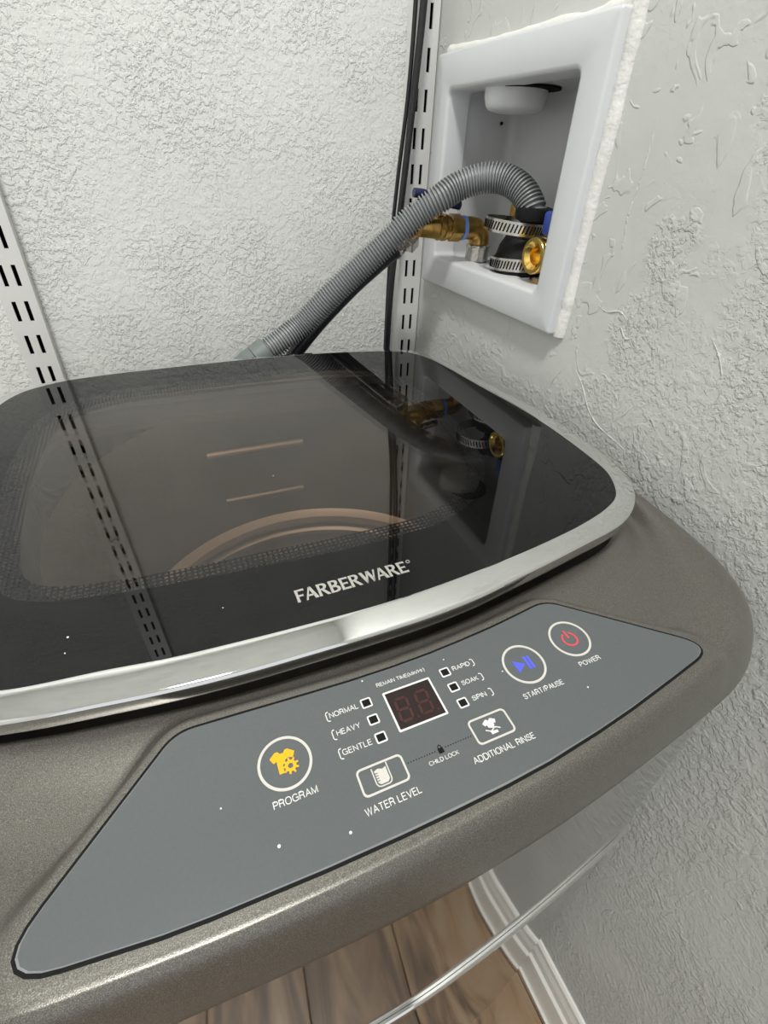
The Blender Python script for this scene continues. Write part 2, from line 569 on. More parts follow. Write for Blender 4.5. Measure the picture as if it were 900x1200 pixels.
# ------------------------------------------------------------------ corrugated drain hose
HP = [(-.205, -.070, -.006), (-.183, -.068, .006), (-.160, -.066, .021), (-.123, -.075, .056), (-.088, -.085, .088), (-.050, -.097, .122),
      (-.030, -.105, .137), (-.012, -.109, .148), (.008, -.119, .155), (.023, -.133, .155), (.032, -.150, .147), (.036, -.163, .134), (.037, -.166, .127)]
DH = thing('drain_hose', (-.205, -.070, -.02), 'grey corrugated drain hose arching from the washer into the recessed box', 'hose')
P = catmull(HP, 40)
Lh = np.linalg.norm(np.diff(P, axis=0), axis=1).sum()
NR = int(Lh / .0031)
P = resample(P, NR * 6 + 1)


def corr(s):
    ph = (s / Lh * NR) % 1.0
    return .0098 + .0029 * (1 if .25 < ph < .72 else 0)


v, f = sweep(P, corr, 26)
mesh('corrugated_tube', v, f, M['hose'], DH, angle=35)
v, f = sweep(catmull([(-.201, -.070, -.004), (-.222, -.069, -.016), (-.240, -.065, -.034), (-.250, -.062, -.055)], 8), [.0135] * 25, 22)
mesh('end_cuff', v, f, M['cuff'], DH)
v, f = lathe((-.2085, -.070, -.0085), (-.021, -.002, -.012), [(.0128, -.010), (.0150, -.009), (.0150, .006), (.0128, .007)], 24)
mesh('cuff_collar', v, f, M['cuff'], DH)
v, f = lathe((.0370, -.166, .132), (.03, .03, -1), [(.0130, -.004), (.0165, -.003), (.0172, .001), (.0165, .006), (.0115, .008), (.0105, .018)], 24)
mesh('rubber_cuff', v, f, M['rubber'], DH)

# ------------------------------------------------------------------ standpipe coupling and its clamps
SP = thing('standpipe_coupling', (.045, -.145, .080), 'black rubber drain coupling on a white standpipe inside the recessed box', 'pipe coupling')
v, f = lathe((.056, -.125, .0785), (0, 0, 1), [(.0165, 0), (.0165, .028), (.0150, .034), (.0150, .035), (.013, .035)], 24)
mesh('standpipe', v, f, M['dome'], SP)
v, f = lathe((.038, -.153, .0785), (-.02, -.05, 1), [(.022, 0), (.0245, .003), (.0245, .013), (.0225, .016), (.0205, .024), (.0160, .032)], 28)
mesh('rubber_sleeve', v, f, M['rubber'], SP)


def clamp(p, d, r, label, a0):
    p = Vector(p); d = Vector(d).normalized(); a, b = frame_of(d)
    t = thing('hose_clamp', tuple(p), label, 'hose clamp', 'worm-drive hose clamps in the recessed box')
    h = .0055
    v, f = lathe(p, d, [(r, -h), (r + .0009, -h), (r + .0009, h), (r, h), (r, -h)], 48)
    v2 = v[:48 * 5]; f2 = [q for q in f if len(q) == 4]
    mesh('band', v2, f2, M['steel'], t)
    mb = MB()
    for k in range(52):                          # stamped thread slots
        th = 2 * math.pi * k / 52
        c = p + (a * math.cos(th) + b * math.sin(th)) * (r + .0009)
        tx = (-a * math.sin(th) + b * math.cos(th)) * .0007
        up = d * .0034 + tx * 1.2
        nr = (a * math.cos(th) + b * math.sin(th)) * .00025
        mb.add(([c - tx - up, c + tx - up, c + tx + up, c - tx + up, c - tx - up + nr, c + tx - up + nr, c + tx + up + nr, c - tx + up + nr],
                [(4, 5, 6, 7), (0, 1, 5, 4), (1, 2, 6, 5), (2, 3, 7, 6), (3, 0, 4, 7)]))
    sl = mb.build('thread_slots', M['dark'], t, smooth=False)
    sl['kind'] = 'stuff'
    th = math.radians(a0)
    e = a * math.cos(th) + b * math.sin(th); tg = -a * math.sin(th) + b * math.cos(th)
    c = p + e * (r + .0045)
    v, f = lathe(c - tg * .008, tg, [(.0045, 0), (.0050, .002), (.0050, .013), (.0042, .0145)], 14)
    hs = mesh('screw_housing', v, f, M['steel'], t)
    v, f = lathe(c - tg * .0115, tg, [(.0046, 0), (.0046, .0036)], 6)
    mesh('screw_head', v, f, M['steel'], hs)
    return t


clamp((.031, -.1490, .1190), (.06, -.04, 1), .0284, 'loose stainless hose clamp hanging around the hose below its black cuff', 285)
clamp((.038, -.152, .0870), (.02, .05, 1), .0255, 'stainless hose clamp on the floor of the recessed box behind the gold outlet', 200)

# ------------------------------------------------------------------ water inlet hose with brass shut-off valve
WH = thing('inlet_hose', (-.20, -.05, -.06), 'black water inlet hose running under the grey drain hose', 'hose')
P = catmull([(-.24, -.048, -.14), (-.20, -.048, -.06), (-.15, -.050, .002), (-.100, -.056, .051), (-.083, -.060, .066), (-.064, -.067, .083), (-.056, -.072, .090)], 14)
v, f = sweep(P, .0078, 18)
mesh('rubber_tube', v, f, M['whose'], WH)
v, f = lathe((-.0605, -.0695, .0865), (.021, .010, .0165), [(.0078, 0), (.0095, .001), (.0095, .004), (.0082, .005), (.0082, .008), (.0098, .009), (.0098, .021), (.0085, .022)], 22)
mesh('crimp_ferrule', v, f, M['steel'], WH)
v, f = lathe((-.0505, -.0770, .0945), (.012, .004, .0095), [(.0100, 0), (.0112, .001), (.0112, .011), (.0100, .012)], 6)
mesh('coupling_nut', v, f, M['steel'], WH, smooth=False)

BV = thing('shutoff_valve', (-.02, -.084, .10), 'aged brass shut-off valve with pale blue seal above the box floor', 'valve')
ax0, ax1 = Vector((-.043, -.083, .1115)), Vector((.0095, -.0855, .1105))
dv = ax1 - ax0
prof = [(.0075, -.002), (.0100, 0), (.0100, .004), (.0088, .005), (.0095, .007), (.0107, .024), (.0120, .025), (.0120, .0275), (.0108, .0285), (.0108, .030),
        (.0124, .031), (.0124, .0335), (.0112, .035), (.0112, .0375)]
v, f = lathe(ax0, dv, prof, 28)
mesh('valve_body', v, f, M['brass'], BV)
v, f = lathe(ax0 + dv.normalized() * .0372, dv, [(.0110, 0), (.0128, .001), (.0128, .0135), (.0112, .015)], 6, .3)
mesh('hex_nut', v, f, M['brass'], BV, smooth=False)
v, f = lathe(ax0 + dv.normalized() * .0520, dv, [(.0106, 0), (.0114, .0005), (.0114, .0042), (.0106, .0046)], 26)
mesh('seal_ring', v, f, M['bluering'], BV)
P = catmull([(.0128, -.0855, .1104), (.019, -.0857, .1104), (.0265, -.0859, .1092), (.0315, -.086, .1045), (.0330, -.086, .098), (.0330, -.086, .090)], 8)
v, f = sweep(P, .0108, 24)
mesh('elbow', v, f, M['brass'], BV)
v, f = lathe((.0330, -.086, .0785), (0, 0, 1), [(.0108, 0), (.0122, .001), (.0122, .0125), (.0128, .0135), (.0128, .0160), (.0112, .0172)], 12)
mesh('base_nut', v, f, M['steel'], BV)
v, f = lathe((-.022, -.0845, .118), (0, 0, 1), [(.0065, 0), (.0065, .006), (.0045, .007), (.0045, .015)], 18)
mesh('lever_stem', v, f, M['brass'], BV)
P = catmull([(-.047, -.083, .1405), (-.036, -.084, .1395), (-.022, -.0845, .1345), (-.008, -.085, .1325), (.005, -.0855, .1305)], 6)
v, f = sweep(P, .0042, 12)
mesh('lever', v, f, M['lever'], BV)

GV = thing('hose_outlet', (.03, -.205, .08), 'bright gold hose outlet with blue handle at the right end of the box', 'valve')
go = Vector((.0130, -.2046, .1020))
prof = [(.0058, .008), (.0062, .003), (.0086, .001), (.0094, 0), (.0118, 0), (.0124, .0008), (.0124, .0028), (.0113, .0034), (.0122, .0046), (.0122, .0058), (.0112, .0066),
        (.0122, .0078), (.0122, .009), (.0112, .0098), (.0122, .011), (.0122, .0125), (.0105, .0135), (.0105, .020), (.0085, .022), (.0085, .054)]
prof = [(r * 1.2, h * 1.15) for r, h in prof]
v, f = lathe(go, (1, 0, 0), prof, 36)
mesh('threaded_outlet', v, f, M['gold'], GV)
v, f = lathe((.044, -.2100, .0785), (0, 0, 1), [(.0125, 0), (.0125, .008), (.0100, .010), (.0100, .040), (.0060, .041), (.0060, .046)], 20)
mesh('valve_stem', v, f, M['brass'], GV)
v, f = box(.016, .052, -.2175, -.2055, .1185, .1365, .0028)
mesh('handle', v, f, M['blue'], GV)
v, f = lathe((.040, -.203, .0785), (0, 0, 1), [(.019, 0), (.019, .0022), (.012, .003)], 24)
mesh('escutcheon', v, f, M['brass'], GV)
v, f = lathe((.060, -.112, .0795), (0, 0, 1), [(.0075, 0), (.0075, .044), (.0092, .0445), (.0092, .0535), (.0070, .0545)], 6)
bs = mesh('pipe_stub', v, f, M['brass'], None, smooth=False)
tag(bs, 'small square-topped brass pipe stub standing behind the loose clamp', 'pipe')

# ------------------------------------------------------------------ black cords by the rail
P = catmull([(-.012, -.018, .9), (-.013, -.018, .45), (-.0178, -.020, .286), (-.0225, -.020, .2196), (-.0303, -.020, .1256), (-.0375, -.020, .048), (-.0399, -.020, -.0381), (-.040, -.020, -.25), (-.035, -.02, -.5)], 14)
v, f = sweep(P, .0036, 14)
pc = mesh('power_cord', v, f, M['cord'])
tag(pc, 'thick black cord hanging down in front of the corner rail', 'cord')
P = catmull([(-.019, -.014, .9), (-.0205, -.014, .45), (-.0232, -.014, .286), (-.0242, -.014, .25), (-.0262, -.013, .21), (-.0310, -.010, .15), (-.0355, -.009, .08), (-.0375, -.009, -.04), (-.038, -.009, -.3)], 12)
v, f = sweep(P, .0022, 10)
pc = mesh('thin_cable', v, f, M['cord'])
tag(pc, 'thin black cable hanging beside the thick black cord near the rail', 'cord')

# ------------------------------------------------------------------ washing machine
WM = thing('washing_machine', (-.237, -.31, ZF), 'dark grey top-load washing machine with black glass lid and slate control panel', 'washing machine')


def lidz(x, y): return .0097 + .0129 * x + .0107 * y


def mm(pts): return np.array(pts, float) / 1000.0


CTR = np.array((-.237, -.29))


def polar(outline, n=480):
    """resample a star-shaped outline at even angles round the lid centre, so that outlines can be skinned together"""
    o = np.array(outline) - CTR
    a = np.unwrap(np.arctan2(o[:, 1], o[:, 0])); r = np.hypot(o[:, 0], o[:, 1])
    if a[-1] < a[0]: a = a[::-1]; r = r[::-1]
    a = np.r_[a - 2 * np.pi, a, a + 2 * np.pi]; r = np.r_[r, r, r]
    k = np.argsort(a); a = a[k]; r = r[k]
    th = np.linspace(-np.pi, np.pi, n + 1)[:-1]
    # finer steps toward the front, where the camera is
    rr_ = np.interp(th, a, r)
    return CTR + np.c_[np.cos(th), np.sin(th)] * rr_[:, None]


glass_pts = mm([(-384, -441.2), (-347.6, -446), (-324.3, -449.3), (-296.6, -451.4), (-266.2, -453), (-233, -453.9), (-205, -453), (-177.4, -450.8), (-150, -447.8), (-127.9, -444.5),
                (-104, -440), (-80.3, -433.2), (-66, -426), (-57.2, -416), (-49.5, -401), (-46, -379), (-43.6, -334.5), (-45, -302), (-51.5, -247), (-57.2, -195), (-62.5, -168), (-73, -149.5), (-92.1, -138.7),
                (-138.8, -127.7), (-214, -119.6), (-299.4, -118.6), (-346.4, -119.4), (-382.5, -123.6), (-395.9, -128.6), (-412.4, -138.5), (-424.7, -159.3), (-433, -200), (-437, -290), (-435, -380), (-429, -413), (-412, -431)])
outer_pts = mm([(-383, -454.2), (-348.2, -460), (-326, -463), (-299.6, -465.2), (-270.1, -466.3), (-238.3, -466.9), (-212, -466.6), (-186.3, -464.6), (-166.6, -461.6), (-140.8, -457.6), (-110.5, -452.2), (-90, -448.4),
                (-76.8, -444.6), (-63.5, -438), (-49.5, -426.8), (-39.8, -413), (-33, -394), (-28.6, -360), (-29, -300.6), (-37, -247), (-44, -193), (-50, -161), (-62, -141), (-86, -128), (-138, -117),
                (-214, -109.4), (-299, -108.4), (-346, -109.4), (-386, -113.5), (-405, -119.5), (-424, -131), (-438, -157), (-447, -200), (-451, -290), (-449, -385), (-442, -420), (-421, -443)])
window_pts = mm([(-374, -397), (-357, -401), (-336.5, -404.5), (-292, -408.5), (-250, -411.5), (-215.4, -412.5), (-180, -410), (-158, -402), (-138, -388), (-120, -360), (-109, -318), (-106, -270), (-110, -220), (-125, -180),
                 (-155, -163), (-200, -158), (-300, -157), (-360, -162), (-392, -190), (-404, -250), (-405, -310), (-399, -365), (-389, -388)])
glass = polar(catmull(glass_pts, 10, True))
outer = polar(catmull(outer_pts, 10, True))
window = polar(catmull(window_pts, 10, True))


def toward(A, B, t): return A + (B - A) * t


def shrink(A, d):
    o = CTR - A
    return A + o / np.linalg.norm(o, axis=1)[:, None] * d


def ring3(A, dz): return [(x, y, lidz(x, y) + dz) for x, y in A]


v, f = rings([ring3(toward(glass, outer, -.12), -.0022), ring3(toward(glass, outer, -.10), -.0003), ring3(toward(glass, outer, .02), -.0001), ring3(toward(glass, outer, .06), -.0001), ring3(toward(glass, outer, .12), -.0003), ring3(toward(glass, outer, .90), -.0019), ring3(toward(glass, outer, .96), -.0024),
              ring3(outer, -.0034), ring3(shrink(outer, .0001), -.0048), ring3(shrink(outer, .0012), -.0108), ring3(shrink(outer, .0022), -.0122), ring3(shrink(outer, .010), -.0125), ring3(shrink(outer, .022), -.0125)])
LF = mesh('lid_frame', v, f, M['chrome'], WM, angle=30)
v, f = rings([ring3(window, 0), ring3(toward(glass, outer, -.02), 0), ring3(toward(glass, outer, -.02), -.004), ring3(window, -.004)], loop=True)
LG = mesh('lid_glass_border', v, f, M['black_glass'], WM, angle=30)
win_in = shrink(window, .011)
v, f = rings([ring3(window, 0), ring3(win_in, 0)])
v2, f2 = rings([ring3(win_in, -.004), ring3(window, -.004)])
mb = MB(); mb.add((v, f)); mb.add((v2, f2))
mesh('dotted_glass_band', mb.v, mb.f, M['frit'], WM, smooth=False)
mb = MB()
c0 = [(CTR[0], CTR[1], lidz(*CTR))]; n = len(win_in)
mb.add((ring3(win_in, 0) + c0, [(i, (i + 1) % n, n) for i in range(n)]))
c1 = [(CTR[0], CTR[1], lidz(*CTR) - .004)]
mb.add((ring3(win_in, -.004) + c1, [((i + 1) % n, i, n) for i in range(n)]))
mb.build('lid_window', M['window'], WM, smooth=False)

# ---- top cover
ridge_pts = mm([(-375, -535.9), (-350, -538.9), (-323, -541), (-295, -541.9), (-266, -542), (-234, -541.2), (-205, -539.6), (-176, -537), (-148, -534), (-121, -530.2), (-100, -526.6), (-83, -522), (-65, -513.5), (-50, -501), (-37, -482), (-27, -455), (-20, -420), (-17, -380),
                (-16, -300), (-17, -180), (-24, -130), (-45, -104), (-80, -95), (-150, -92), (-237, -91), (-330, -92), (-395, -95), (-430, -104), (-450, -130), (-457, -180), (-458, -300), (-457, -390), (-452, -440), (-442, -480), (-425, -509), (-402, -526)])
low_pts = mm([(-375, -543.8), (-329.2, -547.6), (-286.3, -549.9), (-255, -550.6), (-233.9, -550.3), (-196.7, -548.3), (-171.8, -546), (-148.7, -543.4), (-117.2, -539.4), (-79.7, -533.9), (-60, -529.5), (-44, -523.5), (-30, -515.5), (-18, -502), (-9, -482), (-4.5, -455), (-3, -420),
              (-2, -300), (-4, -170), (-12, -115), (-35, -90), (-75, -82), (-150, -79), (-237, -78), (-330, -79), (-399, -82), (-439, -90), (-462, -115), (-470, -170), (-472, -300), (-471, -420), (-468, -455), (-458, -492), (-440, -518), (-412, -534)])
NP_ = 720
inner = polar(catmull(outer_pts, 10, True), NP_)
inner = inner + (CTR - inner) / np.linalg.norm(CTR - inner, axis=1)[:, None] * .0055
ridge = polar(catmull(ridge_pts, 10, True), NP_)
low = polar(catmull(low_pts, 10, True), NP_)

PA, PBk = -.014, .05


def pz(x, y): return PA + PBk * (y + .5)


def corner_round(P, radii, k=8):
    """round the corners of an open-cornered polygon"""
    P = [np.array(p, float) for p in P]; n = len(P); out = []
    for i in range(n):
        a, b, c = P[i - 1], P[i], P[(i + 1) % n]; r = radii[i]
        if r <= 0: out.append(b); continue
        u = (a - b) / np.linalg.norm(a - b); w = (c - b) / np.linalg.norm(c - b)
        ang = math.acos(np.clip(u @ w, -1, 1)); d = min(r / math.tan(ang / 2), .45 * np.linalg.norm(a - b), .45 * np.linalg.norm(c - b))
        for t in np.linspace(0, 1, k): out.append((1 - t) ** 2 * (b + u * d) + 2 * t * (1 - t) * b + t * t * (b + w * d))
    return np.array(out)


front = [(-336, -534.6), (-322, -535.6), (-288, -537.0), (-262, -537.5), (-241, -537.5), (-220, -537.2), (-199, -536.2), (-173, -533.7), (-152, -531.1), (-124, -526.8)]
top = [(-150.5, -470.3), (-168, -472.6), (-186, -474.8), (-204, -476.3), (-220, -477.3), (-238, -477.8), (-258, -477.6), (-274, -477), (-303, -475.6), (-327.2, -474.6)]
poly = [(-381.5, -529.0)] + front + [(-91.5, -521.5)] + top
rad = [.010] + [0] * len(front) + [.011] + [.016] + [0] * (len(top) - 2) + [.015]
panel = corner_round(mm(poly), rad)


def sdf(P, poly):
    """signed distance to a closed polygon, negative inside"""
    P = np.asarray(P); d = np.full(len(P), 1e9); ins = np.zeros(len(P), bool)
    for i in range(len(poly)):
        a, b = poly[i], poly[(i + 1) % len(poly)]
        e = b - a; w = P - a
        t = np.clip((w @ e) / (e @ e + 1e-15), 0, 1)
        q = w - t[:, None] * e
        d = np.minimum(d, np.hypot(q[:, 0], q[:, 1]))
        c = ((a[1] > P[:, 1]) != (b[1] > P[:, 1])) & (P[:, 0] < (b[0] - a[0]) * (P[:, 1] - a[1]) / (b[1] - a[1] + 1e-15) + a[0])
        ins ^= c
    return np.where(ins, -d, d)


def sstep(x, a, b):
    t = np.clip((x - a) / (b - a), 0, 1)
    return t * t * (3 - 2 * t)


def top_height(P, t):
    """height of the cover's top: shallow valley round the lid, raised rim, raised flat panel seat"""
    dp = sdf(P, panel)
    zr = -.0172
    zp = PA + PBk * (P[:, 1] + .5)
    valley = -.0212 + sstep(t, .45, 1.0) * (.0212 + zr) - .0050 * np.sin(np.pi * np.clip(t * 1.15, 0, 1)) ** 2
    k = 1 - sstep(dp, .0035, .0125)
    z = valley * (1 - k) + zp * k
    # the panel sits in a shallow pocket
    return z


NRG = 64
V = []
ts = np.linspace(0, 1, NRG)
for j, t in enumerate(ts):
    Pj = toward(inner, ridge, t)
    z = top_height(Pj, np.full(len(Pj), t))
    # ease every point of the rim to the rim's own height
    zr = np.where(sdf(ridge, panel) < .030, np.minimum(PA + PBk * (ridge[:, 1] + .5) - .0002, -.0150), -.0172)
    V.append(np.c_[Pj, z])
V[-1][:, 2] = V[-2][:, 2]
base_z = V[-1][:, 2]
zl = -.050
rim = []
# rounded shoulder from rim to fascia
for a, b in ((.10, .0003), (.22, .0012), (.34, .0026), (.46, .0048), (.58, .0082), (.72, .0140), (.86, .0215), (.96, .0290)):
    Q = toward(ridge, low, a)
    rim.append(np.c_[Q, base_z - b])
rim.append(np.c_[low, np.full(len(low), zl + .0012)])
rim.append(np.c_[shrink(low, .0010), np.full(len(low), zl)])
rim.append(np.c_[shrink(low, .016), np.full(len(low), zl)])
skirt = [np.c_[shrink(inner, .002), V[0][:, 2] - .030], np.c_[shrink(inner, .0006), V[0][:, 2] - .0016]]
v, f = rings([r.tolist() for r in skirt + V + rim])
TC = mesh('top_cover', v, f, M['cap'], WM, angle=60)
# dark recess under the lid
hole = shrink(inner, .004)
v, f = rings([[(x, y, -.030) for x, y in shrink(inner, .0005)], [(x, y, -.034) for x, y in shrink(inner, .03)], [(x, y, -.040) for x, y in shrink(inner, .034)]])
mesh('lid_well', v, f, M['liner'], WM)

# ---- tub and drum seen through the window
c = (-.215, -.300)
v, f = lathe((c[0], c[1], -.172), (0, 0, 1), [(.169, 0), (.171, .006), (.172, .12), (.180, .138)], 96)
mesh('tub_liner', v[:], [q for q in f if len(q) == 4], M['liner'], WM)
v, f = lathe((c[0], c[1], -.52), (0, 0, 1), [(.0, .0), (.155, .0), (.166, .012), (.167, .330), (.1600, .333), (.1575, .338), (.1590, .344), (.1650, .347), (.1680, .349)], 128)
DR = mesh('drum', v, [q for q in f if len(q) == 4], M['drum'], WM)
v, f = lathe((c[0], c[1], -.205), (0, 0, 1), [(.167, 0), (.1600, .004), (.1590, .009), (.167, .014), (.167, 0)], 128)
mesh('drum_ridge', v, [q for q in f if len(q) == 4], M['drum'], DR)
for (x0, x1, z, y) in ((-.284, -.188, -.078, -.1305), (-.273, -.190, -.134, -.1305)):
    th = np.linspace(math.atan2(y + .30, x1 + .215), math.atan2(y + .30, x0 + .215), 16)
    P = np.c_[np.linspace(x1, x0, 16), np.full(16, c[1] + .158), np.full(16, z)]
    v, f = sweep(P, .0034 if z > -.1 else .0022, 10)
    mesh('tub_bar', v, f, M['drum'], WM)  # thin straight bar across the far side of the tub

# ---- body
body_pts = mm([(-390, -534), (-350, -541), (-310, -545.5), (-262.7, -547.2), (-233.2, -546.6), (-201.1, -544.3), (-165.6, -540.9), (-125.6, -536.1), (-80.4, -529.6), (-58, -525.8), (-45, -521.5), (-34, -513.5), (-27, -501), (-24, -480), (-23, -430), (-23, -300), (-24, -160), (-32, -118), (-60, -98), (-110, -94),
               (-237, -93), (-360, -94), (-414, -98), (-442, -118), (-450, -160), (-451, -300), (-451, -430), (-450, -480), (-444, -505), (-432, -522), (-414, -533)])
body = polar(catmull(body_pts, 10, True), 360)
ZB = -.252


def rz(A, z): return [(x, y, z) for x, y in A]


v, f = rings([rz(shrink(body, .0), ZB + .0035), rz(body, zl + .004), rz(body, zl - .002 + .004)])
v, f = rings([rz(shrink(body, .0015), ZB + .003), rz(body, ZB + .005), rz(body, zl + .003), rz(shrink(body, .02), zl + .003)])
mesh('upper_body_panel', v, f, M['body'], WM, angle=18)
v, f = rings([rz(shrink(body, .04), ZF + .020), rz(shrink(body, .003), ZF + .020), rz(body, ZF + .026), rz(body, ZB - .005), rz(shrink(body, .0015), ZB - .003)], True)
mesh('lower_body_panel', v, f, M['body'], WM, angle=18)
R = []
for i in range(10):
    t = 2 * math.pi * i / 10
    R.append(rz(shrink(body, -.0008 - .0024 * math.cos(t)), ZB + .0034 * math.sin(t)))
v, f = rings(R, loop=True)
mesh('trim_bead', v, f, M['chrome'], WM)
for sx in (-.195, .170):
    for sy in (-.17, .14):
        v, f = lathe((-.237 + sx, -.31 + sy, ZF), (0, 0, 1), [(.020, 0), (.022, .003), (.022, .010), (.012, .012), (.012, .022)], 18)
        mesh('foot', v, f, M['rubber'], WM)

# ---- brand lettering on the glass: flared capitals drawn stroke by stroke
GL = {
    'F': (.62, [[(0, 0), (.20, 0), (.18, .5), (.20, 1), (0, 1), (.02, .5)], [(.18, .86), (.58, .86), (.62, .80), (.62, 1), (.18, 1)], [(.17, .42), (.46, .42), (.50, .37), (.50, .60), (.46, .55), (.17, .55)]]),
    'A': (.86, [[(0, 0), (.13, 0), (.42, .84), (.50, 1), (.36, 1)], [(.36, 1), (.52, 1), (.86, 0), (.62, 0), (.38, .82)], [(.20, .26), (.66, .26), (.62, .39), (.24, .39)]]),
    'R': (.76, [[(0, 0), (.20, 0), (.18, .5), (.20, 1), (0, 1), (.02, .5)], [(.18, 1), (.40, 1), (.56, .95), (.64, .84), (.64, .68), (.56, .55), (.40, .47), (.18, .45), (.18, .57), (.34, .59), (.44, .68), (.44, .80), (.34, .88), (.18, .88)], [(.24, .48), (.44, .49), (.78, 0), (.55, 0)]]),
    'B': (.70, [[(0, 0), (.20, 0), (.18, .5), (.20, 1), (0, 1), (.02, .5)], [(.18, 1), (.38, 1), (.54, .96), (.61, .86), (.61, .70), (.54, .58), (.40, .52), (.18, .50), (.18, .60), (.32, .62), (.42, .70), (.42, .80), (.33, .88), (.18, .88)],
                [(.18, .54), (.42, .54), (.60, .46), (.68, .34), (.68, .20), (.60, .07), (.42, 0), (.18, 0), (.18, .12), (.36, .13), (.48, .20), (.48, .34), (.38, .42), (.18, .43)]]),
    'E': (.62, [[(0, 0), (.20, 0), (.18, .5), (.20, 1), (0, 1), (.02, .5)], [(.18, .86), (.56, .86), (.60, .80), (.60, 1), (.18, 1)], [(.17, .44), (.48, .44), (.52, .39), (.52, .61), (.48, .56), (.17, .56)], [(.18, 0), (.62, 0), (.62, .20), (.58, .14), (.18, .14)]]),
    'W': (1.16, [[(0, 1), (.22, 1), (.44, .20), (.36, 0), (.28, 0)], [(.28, 0), (.36, 0), (.64, .86), (.58, 1), (.50, 1)], [(.50, 1), (.70, 1), (.92, .20), (.84, 0), (.76, 0)], [(.76, 0), (.84, 0), (1.16, 1), (1.03, 1)]]),
}


def ink(name, polys, mat, parent, zfun, h, label=None):
    """polygons in world x,y laid on a surface as a film h thick"""
    v = []; f = []
    for p in polys:
        n = len(p); k = len(v)
        ar = sum(p[i][0] * p[(i + 1) % n][1] - p[(i + 1) % n][0] * p[i][1] for i in range(n))
        if ar < 0: p = p[::-1]
        for x, y in p: v.append((x, y, zfun(x, y) + h))
        for x, y in p: v.append((x, y, zfun(x, y) - .0001))
        f.append(tuple(k + i for i in range(n)))
        for i in range(n):
            j = (i + 1) % n
            f.append((k + i, k + n + i, k + n + j, k + j))
    o = mesh(name, v, f, mat, parent, smooth=False)
    if label: o['label'] = label
    return o


word = 'FARBERWARE'
gap = .055
KERN = {('F', 'A'): -.10, ('W', 'A'): -.14, ('R', 'W'): -.02, ('A', 'R'): -.02}
adv = 0; pos = []
for i, ch in enumerate(word):
    pos.append(adv)
    adv += GL[ch][0] + gap + (KERN.get((ch, word[i + 1]), 0) if i + 1 < len(word) else 0)
tot = adv - gap
lx0, lx1, ly, lh = -.2692, -.2130, -.4394, .0079
sx = (lx1 - lx0) / tot
for ch, p0 in zip(word, pos):
    ink('letter', [[(lx0 + (p0 + x) * sx, ly + y * lh) for x, y in s] for s in GL[ch][1]], M['logo'], LG, lidz, .00025, 'silver letter ' + ch)


def circ(cx, cy, r, n=40, a0=0, a1=2 * math.pi):
    return [(cx + r * math.cos(a0 + (a1 - a0) * i / n), cy + r * math.sin(a0 + (a1 - a0) * i / n)) for i in range(n)]


def band(name, out, inn, mat, parent, zfun, h, label=None):
    n = len(out)
    v = [(x, y, zfun(x, y) + h) for x, y in out] + [(x, y, zfun(x, y) + h) for x, y in inn] + [(x, y, zfun(x, y) - .0001) for x, y in out] + [(x, y, zfun(x, y) - .0001) for x, y in inn]
    f = []
    for i in range(n):
        j = (i + 1) % n
        f += [(i, j, n + j, n + i), (i, 2 * n + i, 2 * n + j, j), (n + i, n + j, 3 * n + j, 3 * n + i)]
    o = mesh(name, v, f, mat, parent, smooth=False)
    if label: o['label'] = label
    return o


band('registered_mark', circ(-.2108, -.4325, .0011, 20), circ(-.2108, -.4325, .0007, 20), M['logo'], LG, lidz, .0002)

# ---- control panel sheet
PS = .0007


def ps(x, y): return pz(x, y) + PS


n = len(panel)
cen = panel.mean(0)
off = panel + (cen - panel) / np.linalg.norm(cen - panel, axis=1)[:, None] * .0007
mb = MB()
v = [(x, y, pz(x, y) - .001) for x, y in panel] + [(x, y, ps(x, y) - .0003) for x, y in panel] + [(x, y, ps(x, y)) for x, y in off]
f = [(i, (i + 1) % n, n + (i + 1) % n, n + i) for i in range(n)] + [(n + i, n + (i + 1) % n, 2 * n + (i + 1) % n, 2 * n + i) for i in range(n)] + [tuple(2 * n + i for i in range(n))]
fe = f[n:2 * n]; f = f[:n] + f[2 * n:]
CP = mesh('control_panel', v, f, M['panel'], WM, smooth=False)
CP['label'] = 'slate grey touch control panel'
mesh('panel_edge', v, fe, M['edge'], CP, smooth=False)


def grow(P, d):
    """offset a closed polygon outward along its vertex normals"""
    a = np.roll(P, 1, 0); b = np.roll(P, -1, 0); t = b - a
    t /= np.linalg.norm(t, axis=1)[:, None] + 1e-12
    nrm = np.c_[t[:, 1], -t[:, 0]]
    ar = np.sum(P[:, 0] * b[:, 1] - b[:, 0] * P[:, 1])
    return P + nrm * d * (1 if ar > 0 else -1)


g1 = grow(panel, .0011)
v, f = rings([[(x, y, pz(x, y) + .00012) for x, y in g1], [(x, y, pz(x, y) + .00015) for x, y in panel], [(x, y, pz(x, y) - .001) for x, y in panel], [(x, y, pz(x, y) - .001) for x, y in g1]], loop=True)
gk = mesh('panel_gap', v, f, M['black_ink'], WM, smooth=False)

H = .00012


def arc(cx, cy, rx, ry, a0, a1, n=14):
    """squarish arc, like the bowls of a grotesque capital"""
    out = []
    for t in np.radians(np.linspace(a0, a1, n)):
        c_, s_ = math.cos(t), math.sin(t)
        out.append((cx + rx * math.copysign(abs(c_) ** .86, c_), cy + ry * math.copysign(abs(s_) ** .86, s_)))
    return out


